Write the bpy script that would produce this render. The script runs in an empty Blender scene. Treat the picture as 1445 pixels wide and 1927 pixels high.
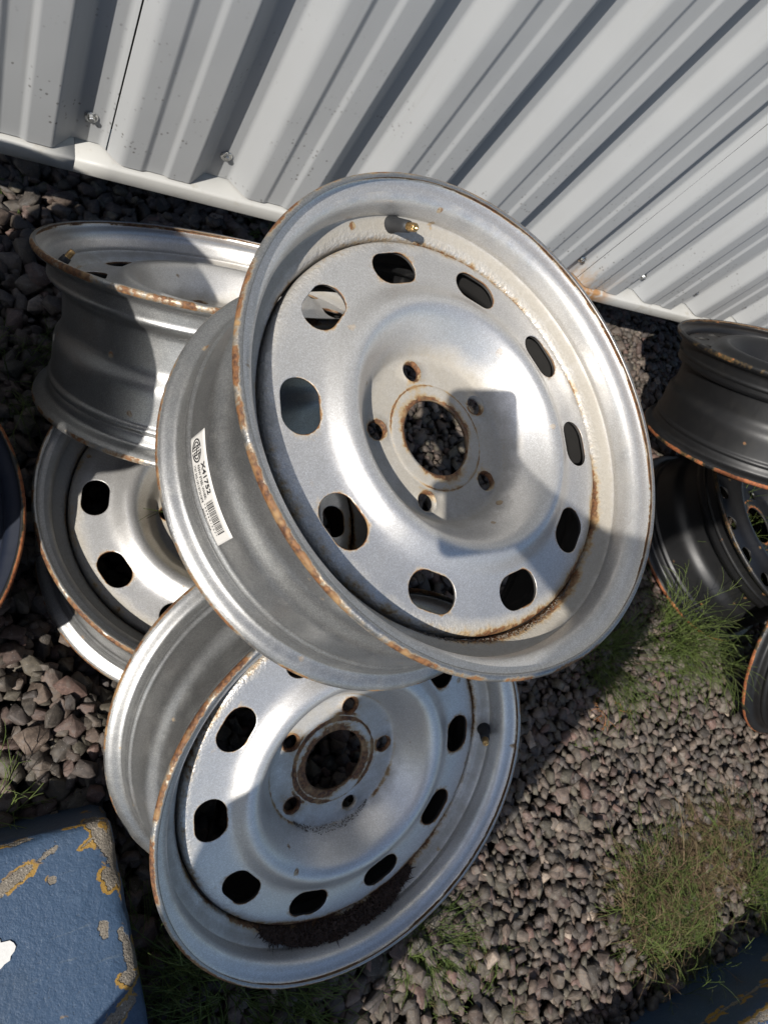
import bpy, bmesh, math, random
import numpy as np
from mathutils import Vector, Matrix, noise as mnoise

random.seed(7)
rng = np.random.default_rng(11)
S = bpy.context.scene
COL = S.collection
R_ = math.radians
GZ = 1.05                                   # camera height above the gravel

# ------------------------------------------------------------------ camera
CR = Vector((0.85445, -0.14548, 0.49874))   # camera right
CD = Vector((0.01843, -0.95090, -0.30895))  # camera down
CF = Vector((0.51920, 0.27317, -0.80982))   # camera forward
cam = bpy.data.cameras.new("camera")
camo = bpy.data.objects.new("camera", cam); COL.objects.link(camo)
M = Matrix.Identity(4)
for i in range(3):
    M[i][0] = CR[i]; M[i][1] = -CD[i]; M[i][2] = -CF[i]
M.translation = (0, 0, GZ)
camo.matrix_world = M
cam.sensor_fit = 'VERTICAL'; cam.sensor_height = 36.0
cam.lens = 1322.0 * 36.0 / 1927.0
cam.clip_start = 0.01; cam.clip_end = 500
cam.dof.use_dof = True; cam.dof.focus_distance = 0.66; cam.dof.aperture_fstop = 14.0
S.camera = camo

# ------------------------------------------------------------------ sky, sun, exposure
SUN = Vector((0.63573, 0.38416, -0.66953))  # direction the sunlight travels
world = bpy.data.worlds.new("World"); S.world = world; world.use_nodes = True
wn = world.node_tree.nodes; wl = world.node_tree.links
bg = wn["Background"]
sky = wn.new("ShaderNodeTexSky"); sky.sky_type = 'NISHITA'; sky.sun_disc = False
sky.sun_elevation = R_(42); sky.sun_rotation = math.atan2(-SUN.x, -SUN.y)
sky.air_density = 1.0; sky.dust_density = 1.0; sky.ozone_density = 1.0
wl.new(sky.outputs[0], bg.inputs[0]); bg.inputs[1].default_value = 0.080
sl = bpy.data.lights.new("sun", 'SUN'); sl.energy = 4.0; sl.angle = R_(0.53); sl.color = (1.0, 0.955, 0.89)
so = bpy.data.objects.new("sun", sl); COL.objects.link(so)
so.rotation_euler = SUN.to_track_quat('-Z', 'Y').to_euler(); so.location = (-3, -2, 4)
vs = S.view_settings
vs.view_transform = 'Standard'; vs.look = 'None'; vs.gamma = 1; vs.use_curve_mapping = False; vs.exposure = 0.5
S.cycles.max_bounces = 4; S.cycles.diffuse_bounces = 1; S.cycles.glossy_bounces = 3; S.cycles.transmission_bounces = 1; S.cycles.caustics_reflective = False; S.cycles.caustics_refractive = False

# ------------------------------------------------------------------ helpers
def link(o, parent=None):
    COL.objects.link(o)
    if parent is not None: o.parent = parent
    return o
def tag(o, label=None, cat=None, group=None, kind=None):
    if label: o["label"] = label
    if cat: o["category"] = cat
    if group: o["group"] = group
    if kind: o["kind"] = kind
    return o
def empty(name, loc=(0, 0, 0), rot=None):
    o = bpy.data.objects.new(name, None); o.empty_display_size = .05
    m = rot.to_4x4() if rot is not None else Matrix.Identity(4)
    m.translation = loc; o.matrix_world = m
    return link(o)
def mesh(name, verts, faces, mats=(), smooth=True, attrs=None):
    me = bpy.data.meshes.new(name); me.from_pydata([tuple(v) for v in verts], [], faces)
    for m in mats: me.materials.append(m)
    if smooth: me.polygons.foreach_set("use_smooth", [True] * len(me.polygons))
    for k, v in (attrs or {}).items():
        a = me.attributes.new(k, 'FLOAT', 'POINT'); a.data.foreach_set("value", np.asarray(v, np.float32))
    me.update(); return me
def obj(name, me, parent=None):
    return link(bpy.data.objects.new(name, me), parent)
def bm_mesh(name, bm, mats, smooth=True):
    me = bpy.data.meshes.new(name); bm.to_mesh(me); bm.free()
    for m in mats: me.materials.append(m)
    if smooth: me.polygons.foreach_set("use_smooth", [True] * len(me.polygons))
    return me

class NT:
    """small node-tree writer"""
    def __init__(s, name):
        s.m = bpy.data.materials.new(name); s.m.use_nodes = True
        s.t = s.m.node_tree; s.n = s.t.nodes; s.p = s.n["Principled BSDF"]; s.out = s.n["Material Output"]
    def node(s, typ, ins=None, **kw):
        n = s.n.new(typ)
        for k, v in kw.items(): setattr(n, k, v)
        for k, v in (ins or {}).items(): s.put(n.inputs[k], v)
        return n
    def put(s, sock, v):
        if isinstance(v, bpy.types.NodeSocket): s.t.links.new(v, sock)
        elif hasattr(sock, "default_value"):
            if sock.type == 'RGBA' and len(v) == 3: v = (*v, 1)
            sock.default_value = v
    def math(s, op, a, b=0.0, c=None, clamp=False):
        n = s.n.new("ShaderNodeMath"); n.operation = op; n.use_clamp = clamp
        s.put(n.inputs[0], a); s.put(n.inputs[1], b)
        if c is not None: s.put(n.inputs[2], c)
        return n.outputs[0]
    def vmath(s, op, a, b=(0, 0, 0)):
        n = s.n.new("ShaderNodeVectorMath"); n.operation = op; s.put(n.inputs[0], a); s.put(n.inputs[1], b)
        return n.outputs[0]
    def step(s, v, lo, hi, a=0.0, b=1.0):
        n = s.n.new("ShaderNodeMapRange"); n.interpolation_type = 'SMOOTHSTEP'
        for i, q in enumerate((v, lo, hi, a, b)): s.put(n.inputs[i], q)
        return n.outputs[0]
    def noise(s, vec, scale, detail=3.0, rough=.55, dist=0.0):
        n = s.node("ShaderNodeTexNoise", {"Vector": vec, "Scale": scale, "Detail": detail, "Roughness": rough, "Distortion": dist})
        return n.outputs["Fac"]
    def mix(s, f, a, b):
        n = s.n.new("ShaderNodeMix"); n.data_type = 'RGBA'
        s.put(n.inputs[0], f); s.put(n.inputs[6], a); s.put(n.inputs[7], b); return n.outputs[2]
    def attr(s, name): return s.node("ShaderNodeAttribute", attribute_name=name).outputs["Fac"]
    def coord(s): return s.node("ShaderNodeTexCoord").outputs["Object"]
    def bump(s, h, strength, dist, normal=None):
        d = {"Height": h, "Strength": strength, "Distance": dist}
        if normal is not None: d["Normal"] = normal
        return s.node("ShaderNodeBump", d).outputs[0]
    def set(s, **kw):
        for k, v in kw.items(): s.put(s.p.inputs[k.replace("_", " ")], v)
        return s.m

# ------------------------------------------------------------------ materials
def wheel_paint(name, base, flake, metallic, rough, stain, rust_attr="rust", lean=False, rcol=((.070, .030, .015), (.20, .090, .034), (.30, .185, .085))):
    """painted steel with rust held by the mesh attributes 'rust' and 'dirt'; object colour r,g scale them"""
    t = NT(name)
    oi = t.node("ShaderNodeObjectInfo")
    sep = t.node("ShaderNodeSeparateColor", {"Color": oi.outputs["Color"]})
    co = t.vmath('ADD', t.coord(), t.node("ShaderNodeCombineXYZ", {0: t.math('MULTIPLY', oi.outputs["Random"], 7.0), 1: t.math('MULTIPLY', oi.outputs["Random"], 13.0)}).outputs[0])
    at = t.attr(rust_attr)
    n1 = t.noise(co, 42, 3, .62); n2 = t.noise(co, 210, 2, .6); n3 = t.noise(co, 8, 1)
    ra = t.math('MULTIPLY', t.math('ADD', t.math('MULTIPLY', at, sep.outputs[0]), t.math('MULTIPLY', t.attr("hub"), sep.outputs[2])), t.step(t.noise(co, 15, 2), .34, .60, .35, 1.12))
    nrm = t.node("ShaderNodeVectorMath", {0: t.vmath('MULTIPLY', t.coord(), (1, 1, 0))}, operation='NORMALIZE').outputs[0]
    dn = t.node("ShaderNodeVectorMath", {0: nrm, 1: (0.05, -1, 0)}, operation='DOT_PRODUCT').outputs["Value"]
    wet = t.math('MULTIPLY', t.step(dn, .50, .92), t.attr("weld"))
    ra = t.math('ADD', ra, t.math('MULTIPLY', wet, 0.0 if lean else .46))
    nm = t.math('ADD', t.math('MULTIPLY', n1, .55), t.math('MULTIPLY', n2, .45))
    k = t.math('ADD', t.math('MULTIPLY', ra, .60), nm)
    rust = t.step(k, .90, 1.02)
    halo = t.step(k, .72, 1.0)
    # pin-head rust spots
    vo = t.node("ShaderNodeTexVoronoi", {"Vector": co, "Scale": 34.0, "Randomness": 1.0})
    vs_ = t.node("ShaderNodeSeparateColor", {"Color": vo.outputs["Color"]})
    rad = t.math('MULTIPLY', t.step(vs_.outputs[0], .60, 1.0), .15)
    wob = t.math('ADD', vo.outputs["Distance"], t.math('MULTIPLY', t.math('SUBTRACT', n2, .5), .22))
    spot = t.math('MULTIPLY', t.step(t.math('SUBTRACT', wob, rad), -.03, .03, 1, 0), t.step(vs_.outputs[0], .62, .66))
    spot = t.math('MULTIPLY', spot, t.math('MULTIPLY', t.step(n3, .36, .52), t.math('MINIMUM', sep.outputs[0], 1.0)))
    halo = t.math('MAXIMUM', halo, t.math('MULTIPLY', spot, .9))
    rust = t.math('MAXIMUM', rust, t.math('MULTIPLY', spot, t.step(n2, .42, .6)))
    fl = t.node("ShaderNodeTexVoronoi", {"Vector": co, "Scale": 1300.0})
    fv = t.node("ShaderNodeSeparateColor", {"Color": fl.outputs["Color"]})
    hi = tuple(min(1, c * 1.9 + .02) for c in base); lo = tuple(c * .62 for c in base)
    silver = t.mix(t.math('MULTIPLY', t.math('POWER', fv.outputs[0], 2.0), flake), base, hi)
    silver = t.mix(t.math('MULTIPLY', t.step(n3, .40, .72), .14), silver, lo)
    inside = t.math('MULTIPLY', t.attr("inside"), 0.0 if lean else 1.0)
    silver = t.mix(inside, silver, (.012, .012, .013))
    if lean: dirt = t.math('MULTIPLY', t.step(n1, .45, .75), .12 if metallic else .02)
    else:
        da = t.math('ADD', t.math('MULTIPLY', t.attr("dirt"), sep.outputs[1]), t.math('MULTIPLY', wet, .4))
        dirt = t.step(t.math('ADD', t.math('MULTIPLY', da, .72), t.math('MULTIPLY', n1, .5)), .48, 1.0)
    sm = t.noise(t.vmath('MULTIPLY', co, (1.0, 3.2, 1.6)), 17, 3, .6, 1.2)
    silver = t.mix(t.math('MULTIPLY', t.step(sm, .52, .74), .0 if not metallic else (.10 if lean else .16)), silver, tuple(c * .60 + .02 for c in base))
    film = t.mix(n2, (.24, .205, .145), (.36, .318, .245))
    col = t.mix(t.math('MULTIPLY', dirt, .72), silver, film)
    col = t.mix(t.math('MULTIPLY', halo, stain), col, (.40, .255, .085))
    rc = t.mix(t.step(n2, .35, .65), rcol[0], rcol[1])
    rc = t.mix(t.step(n1, .5, .70), rc, rcol[2])
    col = t.mix(rust, col, rc)
    nonm = t.math('MAXIMUM', rust, t.math('MULTIPLY', t.math('MAXIMUM', dirt, t.math('MULTIPLY', halo, stain)), .85))
    nonm = t.math('MAXIMUM', nonm, inside)
    met = t.math('MULTIPLY', t.math('SUBTRACT', 1.0, nonm, clamp=True), metallic)
    ro = t.math('ADD', rough, t.math('MULTIPLY', nonm, .30))
    ro = t.math('ADD', ro, t.math('MULTIPLY', t.math('SUBTRACT', sm, .5), .16))
    h = t.math('ADD', t.math('MULTIPLY', t.noise(co, 260, 2, .6), t.math('ADD', t.math('MULTIPLY', t.attr("weld"), 1.8), t.math('ADD', .012, t.math('MULTIPLY', at, .9)))), t.math('MULTIPLY', fl.outputs["Distance"], .050 if metallic else 0.0))
    b = t.bump(h, .6, .0012)
    return t.set(Base_Color=col, Metallic=met, Roughness=ro, Normal=b)

M_SILVER = wheel_paint("silver_wheel_paint", (.59, .575, .55), .5, .74, .41, .72)
M_BARREL = wheel_paint("silver_overspray_barrel", (.30, .30, .295), .6, .86, .40, .55, "lip", True)
M_BLACK = wheel_paint("black_wheel_paint", (.007, .007, .0075), .05, .0, .42, .25, rcol=((.16, .05, .02), (.30, .095, .03), (.36, .13, .045)))
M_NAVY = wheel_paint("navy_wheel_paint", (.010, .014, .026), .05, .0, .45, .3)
M_BLACKB = wheel_paint("black_barrel_paint", (.007, .007, .0075), .05, .0, .46, .25, "lip", True, rcol=((.16, .05, .02), (.30, .095, .03), (.36, .13, .045)))
def dull(name, c, r):
    t = NT(name); n = t.noise(t.coord(), 90, 2)
    return t.set(Base_Color=t.mix(n, tuple(x * .7 for x in c), c), Roughness=r)
M_MATTBLACK = dull("matt_black_steel", (.020, .019, .018), .7)  # near-black, for the disc backs and the black disc's hole edges

def rust_edge(name, a, b, c):
    t = NT(name); co = t.coord()
    n1 = t.noise(co, 55, 4, .65); n2 = t.noise(co, 260, 3)
    col = t.mix(t.step(n1, .42, .60), a, b)
    col = t.mix(t.step(n2, .55, .70), col, c)
    return t.set(Base_Color=col, Roughness=.75, Metallic=t.math('MULTIPLY', t.step(n1, .38, .5, 1, 0), .5), Normal=t.bump(t.math('ADD', n1, n2), .5, .0012))
M_RUST = rust_edge("rusty_steel_edge", (.26, .19, .12), (.13, .055, .022), (.30, .17, .07))
M_ORANGE = rust_edge("orange_rust_edge", (.24, .085, .03), (.30, .085, .025), (.36, .12, .04))

t = NT("wall_paint"); co = t.coord()
nb = t.noise(co, 2.2, 3); nf = t.noise(co, 120, 2)
vz = t.node("ShaderNodeSeparateXYZ", {0: co}).outputs[2]
low = t.step(vz, .22, .62, 1, 0)
spk = t.node("ShaderNodeTexVoronoi", {"Vector": co, "Scale": 150.0}); spc = t.node("ShaderNodeSeparateColor", {"Color": spk.outputs["Color"]})
blot = t.step(t.noise(co, 16, 2), .46, .60)
speck = t.math('MULTIPLY', t.math('MULTIPLY', t.step(spk.outputs["Distance"], .16, .36, 1, 0), t.step(spc.outputs[0], .60, .64)), t.math('MULTIPLY', blot, low))
col = t.mix(nb, (.335, .345, .352), (.385, .393, .396))
sx = t.vmath('MULTIPLY', co, (1, 1, .06))
col = t.mix(t.math('MULTIPLY', t.step(t.noise(sx, 60, 3), .55, .8), .18), col, (.28, .27, .245))
col = t.mix(t.math('MULTIPLY', speck, .8), col, (.10, .095, .085))
# rust run where a fixing bleeds at the foot of the sheet
px = t.node("ShaderNodeSeparateXYZ", {0: co}).outputs[0]
st = t.math('MULTIPLY', t.step(t.math('ABSOLUTE', t.math('SUBTRACT', px, 1.115)), .02, .085, 1, 0), t.step(vz, .225, .30, 1, 0))
st = t.math('MULTIPLY', st, t.step(t.noise(t.vmath('MULTIPLY', co, (1, 1, .35)), 70, 4, .7), .36, .66))
col = t.mix(t.math('MULTIPLY', st, .75), col, (.33, .20, .09))
M_WALL = t.set(Base_Color=col, Roughness=t.math('ADD', .40, t.math('MULTIPLY', nf, .12)), Specular_IOR_Level=.45,
               Normal=t.bump(t.noise(co, 5, 2), .30, .01))
t = NT("trim_paint"); co = t.coord()
vx = t.node("ShaderNodeSeparateXYZ", {0: co})
col = t.mix(t.noise(co, 6, 3), (.46, .455, .425), (.53, .525, .50))
col = t.mix(t.math('MULTIPLY', t.step(t.noise(co, 40, 4, .7), .56, .72), .45), col, (.36, .32, .25))
st = t.math('MULTIPLY', t.step(t.math('ABSOLUTE', t.math('SUBTRACT', vx.outputs[0], 1.105)), .03, .10, 1, 0), t.step(t.noise(co, 50, 3), .30, .55))
col = t.mix(t.math('MULTIPLY', st, .9), col, (.36, .17, .045))
M_TRIM = t.set(Base_Color=col, Roughness=.5, Normal=t.bump(t.noise(co, 30, 3), .25, .002))
def plain(name, col, rough, metal=0.0, var=.25, scale=60, bump=.2, bd=.001):
    t = NT(name); co = t.coord(); n = t.noise(co, scale, 4, .6)
    c = t.mix(n, tuple(x * (1 - var) for x in col), tuple(min(1, x * (1 + var)) for x in col))
    return t.set(Base_Color=c, Roughness=rough, Metallic=metal, Normal=t.bump(n, bump, bd))
M_ZINC = plain("zinc_screw", (.62, .62, .60), .3, 1.0, .15, 300)
M_RUBBER = plain("black_rubber", (.022, .023, .025), .55, 0, .3, 150)
M_BRASS = plain("brass", (.55, .36, .16), .32, 1.0, .2, 300)
M_FOUND = plain("shade_dark_concrete", (.07, .066, .06), .9, 0, .3, 25, .5, .004)  # concrete darkened in colour to stand for the shadow under the trim
M_STICK = plain("sticker_paper", (.62, .60, .565), .55, 0, .04, 80, .05)
M_INK = plain("sticker_ink", (.02, .02, .022), .6, 0, .2, 200, .0)
M_LITTER = plain("leaf_litter", (.045, .026, .018), .9, 0, .6, 120)
M_GRIT = plain("grit", (.16, .13, .10), .9, 0, .6, 220)

t = NT("gravel_stone"); co = t.coord()
a = t.node("ShaderNodeAttribute", attribute_name="tint")
n1 = t.noise(co, 170, 3, .65); n2 = t.noise(co, 700, 1, .6); n0 = t.noise(co, 45, 1)
col = t.mix(t.step(n1, .35, .7), t.vmath('MULTIPLY', a.outputs["Color"], (.72, .72, .72)), t.vmath('MULTIPLY', a.outputs["Color"], (1.25, 1.24, 1.2)))
col = t.mix(t.math('MULTIPLY', t.step(n0, .62, .75), .35), col, (.22, .20, .17))
col = t.mix(t.math('MULTIPLY', t.step(n2, .68, .76), .5), col, (.42, .40, .37))
M_STONE = t.set(Base_Color=col, Roughness=t.step(n1, .3, .7, .55, .85), Normal=t.bump(t.math('ADD', n1, t.math('MULTIPLY', n2, .5)), .45, .0018))

t = NT("ground_soil"); co = t.coord()
v = t.node("ShaderNodeTexVoronoi", {"Vector": co, "Scale": 38.0}); n = t.noise(co, 30, 4)
c = t.mix(t.node("ShaderNodeSeparateColor", {"Color": v.outputs["Color"]}).outputs[0], (.05, .044, .038), (.12, .105, .095))
c = t.mix(t.step(n, .3, .7), c, (.05, .042, .035))
M_SOIL = t.set(Base_Color=c, Roughness=.95, Normal=t.bump(t.math('SUBTRACT', 1.0, v.outputs["Distance"]), .8, .012))

def grass_mat(name, c0, c1, c2):
    t = NT(name); a = t.attr("hue"); co = t.coord()
    c = t.mix(a, c0, c1); c = t.mix(t.step(t.noise(co, 25, 2), .5, .75), c, c2)
    m = t.set(Base_Color=c, Roughness=.6, Specular_IOR_Level=.3)
    return m
M_GREEN = grass_mat("horsetail_green", (.055, .088, .018), (.125, .165, .042), (.11, .125, .04))
M_DRY = grass_mat("dry_horsetail", (.095, .064, .036), (.20, .14, .08), (.09, .10, .032))
M_RED = grass_mat("dry_leaf_red", (.28, .10, .04), (.40, .20, .09), (.2, .12, .05))

# ------------------------------------------------------------------ ground and wall
gm = mesh("ground", [(-60, -60, -.062), (60, -60, -.062), (60, 60, -.062), (-60, 60, -.062)], [(0, 1, 2, 3)], [M_SOIL], False)
tag(obj("ground", gm), kind="structure")

PITCH = .18288; X0 = .1849; YF = .7792; DEP = .0277; ZB = .224; ZT = 3.05
# one period of the sheet: (s, depth behind the front face)
PROF = [(0, 0), (.0285, 0), (.0355, .0032), (.0590, .0032), (.0660, 0), (.0975, 0), (.1218, DEP), (.1577, DEP)]
FIL = [.0075, .0022, .0022, .0022, .0022, .0035, .004, .004]
def panel_profile(k0, k1):
    P = []; rads = []
    P.append((k0 * PITCH - .0165, DEP * .0165 / .0252)); rads.append(0)
    for k in range(k0, k1):
        for j, (s, d) in enumerate(PROF):
            lift = 0
            P.append((k * PITCH + s, d - lift)); rads.append(FIL[j])
    g = .0165 + (.0018 if k1 == 0 else .0007); P.append((k1 * PITCH - g, DEP * g / .0252)); rads.append(0)
    out = []
    for i, p in enumerate(P):
        if rads[i] == 0 or i in (0, len(P) - 1): out.append(p); continue
        a, b = Vector(P[i - 1]), Vector(P[i + 1]); c = Vector(p)
        r = rads[i]; u = (a - c); w = (b - c)
        r = min(r, u.length * .45, w.length * .45)
        p0 = c + u.normalized() * r; p1 = c + w.normalized() * r
        for q in (0, .25, .5, .75, 1):
            out.append(tuple(p0.lerp(c, q).lerp(c.lerp(p1, q), q)))
    return out
wall = empty("metal_wall", (1.2, .80, 0)); tag(wall, "light grey ribbed sheet metal wall with white base trim behind the wheels", "wall")
WOFF = Vector((-1.2, -.80, 0))
def wchild(name, me, parent=wall):
    return obj(name, me, parent)
def to_local(me, off=WOFF):
    me.transform(Matrix.Translation(off)); return me
# wall materials read positions relative to the wall origin, so they use world-like offsets through the object's own vertices
def panel_mesh(k0, k1, seed):
    pr = panel_profile(k0, k1); zs = np.concatenate([np.linspace(ZB, .9, 15), np.linspace(1.0, ZT, 9)])
    V = []; n = len(pr)
    for z in zs:
        for (s, d) in pr:
            dent = .0014 * mnoise.noise(Vector((s * 5 + seed, z * 3.2, 0))) if z > ZB + .02 else 0
            V.append((X0 + s, YF + d + dent, z))
    Fc = [(j * n + i, j * n + i + 1, (j + 1) * n + i + 1, (j + 1) * n + i) for j in range(len(zs) - 1) for i in range(n - 1)]
    me = mesh("panel", V, Fc, [M_WALL])
    return me
# a shallow dent catches the light on two of the wide faces
panels = []
for q, (k0, k1) in enumerate(((-10, -5), (-5, 0), (0, 5), (5, 10), (10, 15))):
    me = panel_mesh(k0, k1, q * 3.3)
    for (dx, dz, rx, rz, dd) in ((.70, .70, .03, .05, .006), (1.18, .62, .03, .05, .005)):
        for v in me.vertices:
            e = ((v.co.x - dx) / rx) ** 2 + ((v.co.z - dz) / rz) ** 2
            if e < 1 and v.co.y < YF + .006: v.co.y += dd * (1 - e) ** 2
    po = wchild("panel", me); po.matrix_parent_inverse = wall.matrix_world.inverted() if False else Matrix.Translation(WOFF)
    so_ = po.modifiers.new("sheet", 'SOLIDIFY'); so_.thickness = .0008; so_.offset = -1
    wnm = po.modifiers.new("wn", 'WEIGHTED_NORMAL'); wnm.keep_sharp = True
    panels.append((po, k0, k1))
# screws: hexagon head on a washer
def screw_mesh():
    bm = bmesh.new()
    def ring(r, y, n): return [bm.verts.new((r * math.cos(2 * math.pi * i / n), y, r * math.sin(2 * math.pi * i / n))) for i in range(n)]
    prev = None
    for (r, y) in ((.0085, 0), (.0085, -.0012), (.0070, -.0022), (.0052, -.0023)):
        cur = ring(r, y, 18)
        if prev:
            for i in range(18): bm.faces.new((prev[i], prev[(i + 1) % 18], cur[(i + 1) % 18], cur[i]))
        prev = cur
    bm.faces.new(prev[::-1])
    a = ring(.0044, -.0022, 6); b = ring(.0044, -.0058, 6); c = ring(.0036, -.0066, 6)
    for p, q in ((a, b), (b, c)):
        for i in range(6): bm.faces.new((p[i], p[(i + 1) % 6], q[(i + 1) % 6], q[i]))
    bm.faces.new(c[::-1])
    bmesh.ops.recalc_face_normals(bm, faces=bm.faces)
    return bm_mesh("screw", bm, [M_ZINC], False)
scm = screw_mesh()
for (po, k0, k1) in panels:
    for k in range(k0, k1):
        s = obj("screw", scm, po)
        s.location = (X0 + k * PITCH + .1415 + .0015 * math.sin(k * 7), YF + DEP - .0006, .267 + .003 * math.sin(k * 3.1))
        s.rotation_euler = (0, k * 1.3, 0)
def trim_mesh(x0, x1):
    pr = [(.840, .2225), (.778, .2205), (.7748, .2195), (.7736, .2170), (.7736, .1975), (.7755, .1950), (.800, .1945)]
    xs = np.linspace(x0, x1, int((x1 - x0) / .05) + 2); n = len(pr); V = []
    for x in xs:
        for (y, z) in pr:
            V.append((x, y + .0004 * mnoise.noise(Vector((x * 6, y * 9, 0))), z + .0004 * mnoise.noise(Vector((x * 5, z * 40, 3)))))
    Fc = [(j * n + i, (j + 1) * n + i, (j + 1) * n + i + 1, j * n + i + 1) for j in range(len(xs) - 1) for i in range(n - 1)]
    return mesh("base_trim", V, Fc, [M_TRIM], True)
for (a_, b_) in ((-1.7, .1276), (.1280, 1.8296), (1.830, 3.2)):
    po = wchild("base_trim", trim_mesh(a_, b_)); po.matrix_parent_inverse = Matrix.Translation(WOFF)
    m_ = po.modifiers.new("sheet", 'SOLIDIFY'); m_.thickness = .001; m_.offset = 0
V = [(x, y, z) for x in (-1.7, 3.2) for y in (1.04, 1.2) for z in (-.2, .23)]
po = wchild("foundation", mesh("foundation", V, [(0, 1, 3, 2), (4, 6, 7, 5), (0, 4, 5, 1), (2, 3, 7, 6), (1, 5, 7, 3), (0, 2, 6, 4)], [M_FOUND], False))
po.matrix_parent_inverse = Matrix.Translation(WOFF)

V = [(x, y, z) for x in (-1.7, 3.2) for y in (.835, .86) for z in (.24, 3.04)]
po = wchild("light_block_board", mesh("light_block_board", V, [(0, 1, 3, 2), (4, 6, 7, 5), (0, 4, 5, 1), (2, 3, 7, 6), (1, 5, 7, 3), (0, 2, 6, 4)], [M_FOUND], False))  # unseen board added to block sky light and keep the sheet gaps dark
po.matrix_parent_inverse = Matrix.Translation(WOFF)

# ------------------------------------------------------------------ steel wheels
SEG = 160
RIM = [(231.5, -1.0), (233.6, -.2), (235.2, -1.6), (235.6, -4), (234.0, -7), (230.5, -9.6), (226, -11.2), (222, -13), (219.2, -16), (217.8, -20), (217.2, -26), (216.6, -33),
       (217.6, -36), (217.2, -38.4), (214.8, -40.8), (210.5, -43.6), (206, -46.2), (203, -48.4), (200.6, -51.6), (199.6, -57), (199.2, -70), (199.2, -92), (199.6, -98), (201.2, -104),
       (204.5, -110), (208.0, -116), (210.0, -123), (210.8, -134), (211.6, -148), (212.6, -160), (213.4, -164), (216.2, -167.5), (216.8, -170), (215.4, -172.5), (215.2, -175), (216.6, -178),
       (217.6, -183), (218.6, -187), (221.5, -190), (226, -191.8), (230.5, -193.4), (234.0, -196), (235.6, -199), (235.2, -201.4), (233.6, -202.8), (231.5, -202)]
def lathe(pts, seg=SEG):
    th = np.linspace(0, 2 * np.pi, seg, endpoint=False)
    V = [(r * math.cos(a), r * math.sin(a), z) for (r, z) in pts for a in th]
    Fc = [(j * seg + i, j * seg + (i + 1) % seg, (j + 1) * seg + (i + 1) % seg, (j + 1) * seg + i) for j in range(len(pts) - 1) for i in range(seg)]
    return V, Fc
def rim_mesh(paint, barrel, edge, rust=1.0, back=.80, lw=232.5, front=.95):
    # finer profile by Catmull-Rom
    P = [Vector(p) for p in RIM]; Q = []
    for i in range(len(P) - 1):
        p0, p1, p2, p3 = P[max(i - 1, 0)], P[i], P[i + 1], P[min(i + 2, len(P) - 1)]
        for s in (0, .5):
            Q.append(.5 * ((2 * p1) + (p2 - p0) * s + (2 * p0 - 5 * p1 + 4 * p2 - p3) * s * s + (3 * p1 - p0 - 3 * p2 + p3) * s ** 3))
    Q.append(P[-1])
    pts = [(q.x / 1000, q.y / 1000) for q in Q]
    V, Fc = lathe(pts)
    ru = []; di = []; we = []; li = []; ct = []
    for j, (r, z) in enumerate(pts):
        r *= 1000; z *= 1000
        e = 0
        if z > -7: e = front * max(0, min(1, (r - 232.2) / 2.2))
        if z < -196: e = back * max(0, min(1, (r - lw) / 2.2))
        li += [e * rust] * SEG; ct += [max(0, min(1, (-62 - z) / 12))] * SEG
        if -66 < z < -41: e = max(e, .85 * max(0, 1 - abs(z + 53) / 8))
        d = max(0, 1 - abs(z + 47) / 12) * .9 + (.50 if -46 < z < -12 else 0)
        w = max(0, 1 - abs(z + 49) / 8)
        ru += [e * rust] * SEG; di += [min(1, d)] * SEG; we += [w] * SEG
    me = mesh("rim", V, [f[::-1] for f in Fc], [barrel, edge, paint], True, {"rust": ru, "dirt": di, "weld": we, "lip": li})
    # the rear half of the inside is mixed to near black
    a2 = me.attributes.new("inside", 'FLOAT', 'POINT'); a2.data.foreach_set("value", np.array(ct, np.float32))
    return me
def disc_z(r):
    K = [(39, -71.4), (53, -71.4), (55.5, -72.2), (80, -72.2), (84, -71.2), (88, -67), (94, -58), (101, -47.5), (107, -39), (112, -32.5), (117, -28.3), (122, -26.6), (127, -27), (132, -29.5),
         (138, -33.8), (144, -37.6), (150, -39.8), (158, -41), (170, -42.2), (182, -43.4), (189, -44.6), (193, -46.2), (195.4, -49.0), (196.4, -54)]
    x = np.array([k[0] for k in K]); y = np.array([k[1] for k in K])
    r = float(r)
    i = int(np.clip(np.searchsorted(x, r) - 1, 0, len(x) - 2))
    def slope(j):
        if j == 0 or j == len(x) - 1: return 0 if j == 0 else -1.6
        a = (y[j] - y[j - 1]) / (x[j] - x[j - 1]); b = (y[j + 1] - y[j]) / (x[j + 1] - x[j])
        return 0 if a * b <= 0 else 2 * a * b / (a + b)
    h = x[i + 1] - x[i]; u = (r - x[i]) / h
    return ((2 * u ** 3 - 3 * u * u + 1) * y[i] + (u ** 3 - 2 * u * u + u) * h * slope(i) + (-2 * u ** 3 + 3 * u * u) * y[i + 1] + (u ** 3 - u * u) * h * slope(i + 1))
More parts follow.
